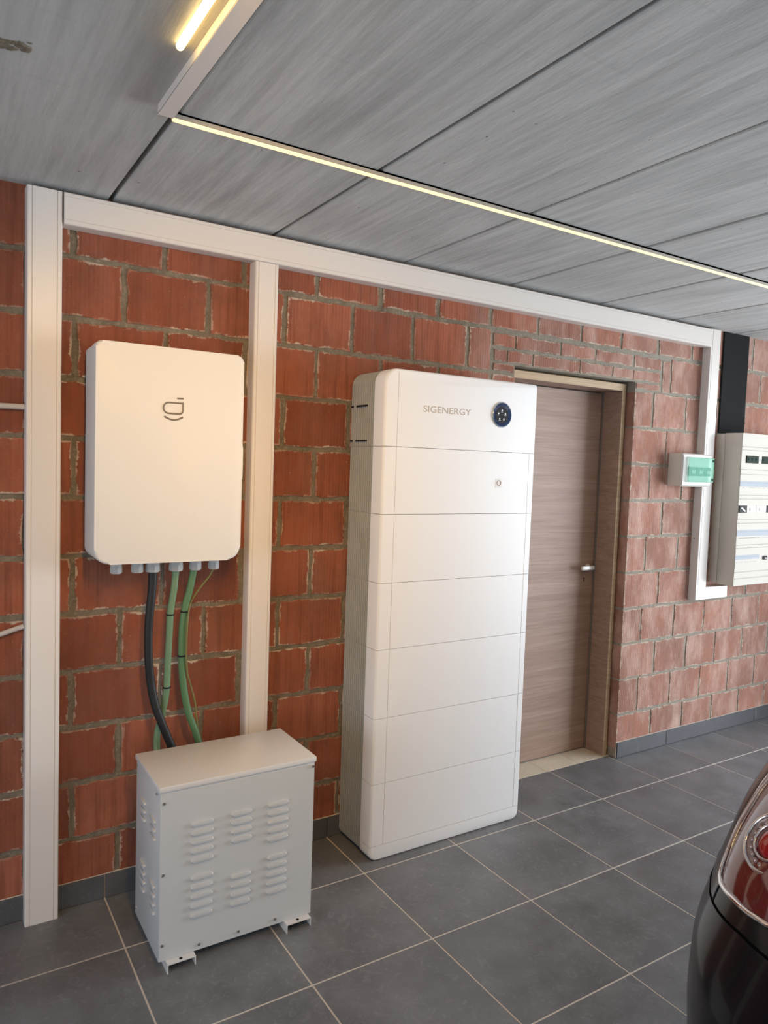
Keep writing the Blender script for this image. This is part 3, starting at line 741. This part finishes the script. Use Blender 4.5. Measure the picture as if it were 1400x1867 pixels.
def car_s(tt, z, off=0.):
    def p(tt, z):
        c, s = math.cos(tt), math.sin(tt)
        xc = XC
        a = (xc - itps(z, XR)) if c > 0 else (itps(z, XF) - xc)
        h = itps(z, HW)
        return Vector((xc - a * math.copysign(abs(c) ** (2 / NX), c), YC + h * math.copysign(abs(s) ** (2 / NX), s), z))
    P = p(tt, z)
    if off:
        du = p(tt + .004, z) - p(tt - .004, z); dv = p(tt, z + .004) - p(tt, z - .004)
        nrm = du.cross(dv).normalized()
        if nrm.dot(P - Vector((XC, YC, P.z))) < 0: nrm = -nrm
        P = P + nrm * off
    return P
t = thing('car', (2.5, YC, 0), 'black car with a chrome-rimmed red tail lamp, only its rear corner in view', 'car')
b = MB(); zs = [.14 + (1.40 - .14) * k / 50 for k in range(51)]
def tgrid(n):
    out = []
    for q in range(4):
        for k in range(n):
            u = k / n; out.append(q * PI / 2 + (PI / 2) * (u * u * (3 - 2 * u) * .0 + u))
    return out
ts = [2 * PI * k / 200 for k in range(200)]
gr = [[b.bm.verts.new(car_s(tt, z)) for tt in ts] for z in zs]
pi_, gi = b.mi(M['paint']), b.mi(M['carglass'])
for r in range(len(zs) - 1):
    for k in range(len(ts)):
        k2 = (k + 1) % len(ts); f = b.bm.faces.new((gr[r][k], gr[r][k2], gr[r + 1][k2], gr[r + 1][k])); f.smooth = True; f.material_index = pi_
f = b.bm.faces.new(gr[-1]); f.smooth = True; f.material_index = pi_
f = b.bm.faces.new(gr[0][::-1]); f.material_index = pi_
body = b.build('car_body', t)
# side, rear and front windows following the body
def patch(outline, m, off, bulge=0., rings=6, parent=None, name='patch', label=None):
    b = MB(); i_ = b.mi(m); cu = sum(p[0] for p in outline) / len(outline); cz = sum(p[1] for p in outline) / len(outline)
    R = []
    for k in range(rings):
        s_ = 1 - k / rings
        R.append([b.bm.verts.new(car_s(cu + (u - cu) * s_, cz + (z - cz) * s_, off + bulge * (1 - s_ ** 3))) for u, z in outline])
    n = len(outline); c = b.bm.verts.new(car_s(cu, cz, off + bulge))
    for A, B in zip(R, R[1:]):
        for k in range(n):
            f = b.bm.faces.new((A[k], A[(k + 1) % n], B[(k + 1) % n], B[k])); f.smooth = True; f.material_index = i_
    for k in range(n):
        f = b.bm.faces.new((R[-1][k], R[-1][(k + 1) % n], c)); f.smooth = True; f.material_index = i_
    return b.build(name, parent, label)
def band(u0, u1, za, zb, n=14):
    return [(u0 + (u1 - u0) * k / n, za) for k in range(n + 1)] + [(u1 - (u1 - u0) * k / n, zb) for k in range(n + 1)]
for (u0, u1) in ((1.15, 1.55), (1.59, 2.0), (PI + 1.15, PI + 1.55), (PI + 1.59, PI + 2.0)):
    patch(band(u0, u1, 1.06, 1.31), M['carglass'], .003, parent=t, name='side_window')
patch(band(-.28, .28, 1.10, 1.31), M['carglass'], .004, parent=t, name='rear_window')
patch(band(PI - .35, PI + .35, 1.08, 1.33), M['carglass'], .004, parent=t, name='windscreen')
# wheels
for wx in (1.30, 3.72):
    for sgn in (1, -1):
        b = MB(); yy = YC + sgn * (.672); b.cyl((wx, yy, .30), .30, .19, M['rubber'], 'y', 40, bev=.02); wh = b.build('wheel', t)
        b = MB(); b.cyl((wx, yy + sgn * .092, .30), .20, .02, M['rim'], 'y', 32, bev=.004)
        for k in range(5):
            a = 2 * PI * k / 5; b.cyl((wx + .11 * math.cos(a), yy + sgn * .103, .30 + .11 * math.sin(a)), .035, .004, M['black'], 'y', 14)
        b.build('rim', wh, 'alloy rim')
# bumper panel gap
b = MB()
gapL = [(.60, .775), (.56, .779), (.497, .787), (.44, .795), (.390, .802), (.34, .806), (.286, .810), (.15, .815), (-.15, .815), (-.286, .810), (-.390, .802), (-.497, .787), (-.60, .775)]
gg = []
for (a0, z0_), (a1, z1_) in zip(gapL, gapL[1:]):
    for k in range(6): gg.append(car_s(a0 + (a1 - a0) * k / 6, z0_ + (z1_ - z0_) * k / 6, -.0006))
b.tube([car_s(1.02, .772, -.0006), car_s(.8, .772, -.0006), car_s(.68, .773, -.0006)] + gg, .0026, M['gap'], 8, smooth_path=False); b.build('bumper_gap', t, 'dark gap above the bumper')
b = MB(); b.tube([car_s(.555, .779 + (.819 - .779) * k / 6, .0005) for k in range(7)], .0014, M['black'], 8, smooth_path=False); b.build('panel_gap', t)
# tail lamps
LO = [(.617, 1.000), (.624, .965), (.613, .930), (.603, .900), (.590, .863), (.574, .835), (.556, .820), (.53, .817), (.49, .821), (.445, .827), (.405, .831), (.372, .835), (.317, .843), (.27, .852),
      (.225, .875), (.205, .92), (.205, .98), (.225, 1.03), (.28, 1.065), (.36, 1.085), (.45, 1.085), (.53, 1.07), (.585, 1.04)]
for sgn, lab in ((1, 'red tail lamp on the wall side'), (-1, 'red tail lamp on the far side')):
    L = [(sgn * u, z) for u, z in LO]
    lamp = patch(L, M['lens'], .002, .014, parent=t, name='tail_lamp', label=lab)
    b = MB(); b.tube([car_s(u, z, .004) for u, z in L], .0052, M['chrome'], 10, closed=True); b.build('chrome_bezel', lamp, 'chrome rim')
    mid = [(.60, .99), (.598, .94), (.588, .905), (.572, .865), (.556, .842), (.538, .836), (.545, .87), (.56, .91), (.57, .95), (.575, .99)]
    patch([(sgn * u, z) for u, z in mid], M['clear'], .013, .002, 3, parent=lamp, name='clear_lens_edge', label='clear smoky strip')
    cu, cz = sgn * .388, .930
    P0 = car_s(cu, cz, .010); Nn = (car_s(cu, cz, .05) - car_s(cu, cz, .01)).normalized()
    Nn = (Nn + Vector((-.35, -.1 * sgn, .10))).normalized(); rt = Nn.cross(Vector((0, 0, 1))).normalized(); upv = rt.cross(Nn).normalized()
    P0 = P0 + Nn * .004
    def circ(r, o=0., n=40, c=(0, 0)): return [P0 + rt * (r * math.cos(2 * PI * k / n) + c[0]) + upv * (r * 1.02 * math.sin(2 * PI * k / n) + c[1]) + Nn * o for k in range(n)]
    b = MB(); b.tube(circ(.054, .004), .0035, M['chrome'], 10, closed=True); b.tube(circ(.032, .008), .0026, M['chrome'], 10, closed=True)
    b.build('lamp_ring', lamp, 'chrome rings')
    b = MB(); i_ = b.mi(M['clear']); A = [b.bm.verts.new(p) for p in circ(.053, .002)]; B = [b.bm.verts.new(p) for p in circ(.033, -.004)]
    for k in range(40):
        f = b.bm.faces.new((A[k], A[(k + 1) % 40], B[(k + 1) % 40], B[k])); f.material_index = i_
    for k in range(20):
        a = 2 * PI * k / 20; b.sphere(P0 + rt * (.043 * math.cos(a)) + upv * (.043 * math.sin(a)) + Nn * .001, .0055, M['reddome'] if 9 < k < 15 else M['clear'])
    b.build('reflector', lamp, 'faceted clear reflector')
    mt = Matrix.Translation(P0) @ Matrix((( rt.x, upv.x, Nn.x, 0), (rt.y, upv.y, Nn.y, 0), (rt.z, upv.z, Nn.z, 0), (0, 0, 0, 1)))
    b = MB(); b.sphere((0, 0, 0), .030, M['reddome'], (1, 1, .45), mt); b.build('lamp_dome', lamp, 'bright red dome')
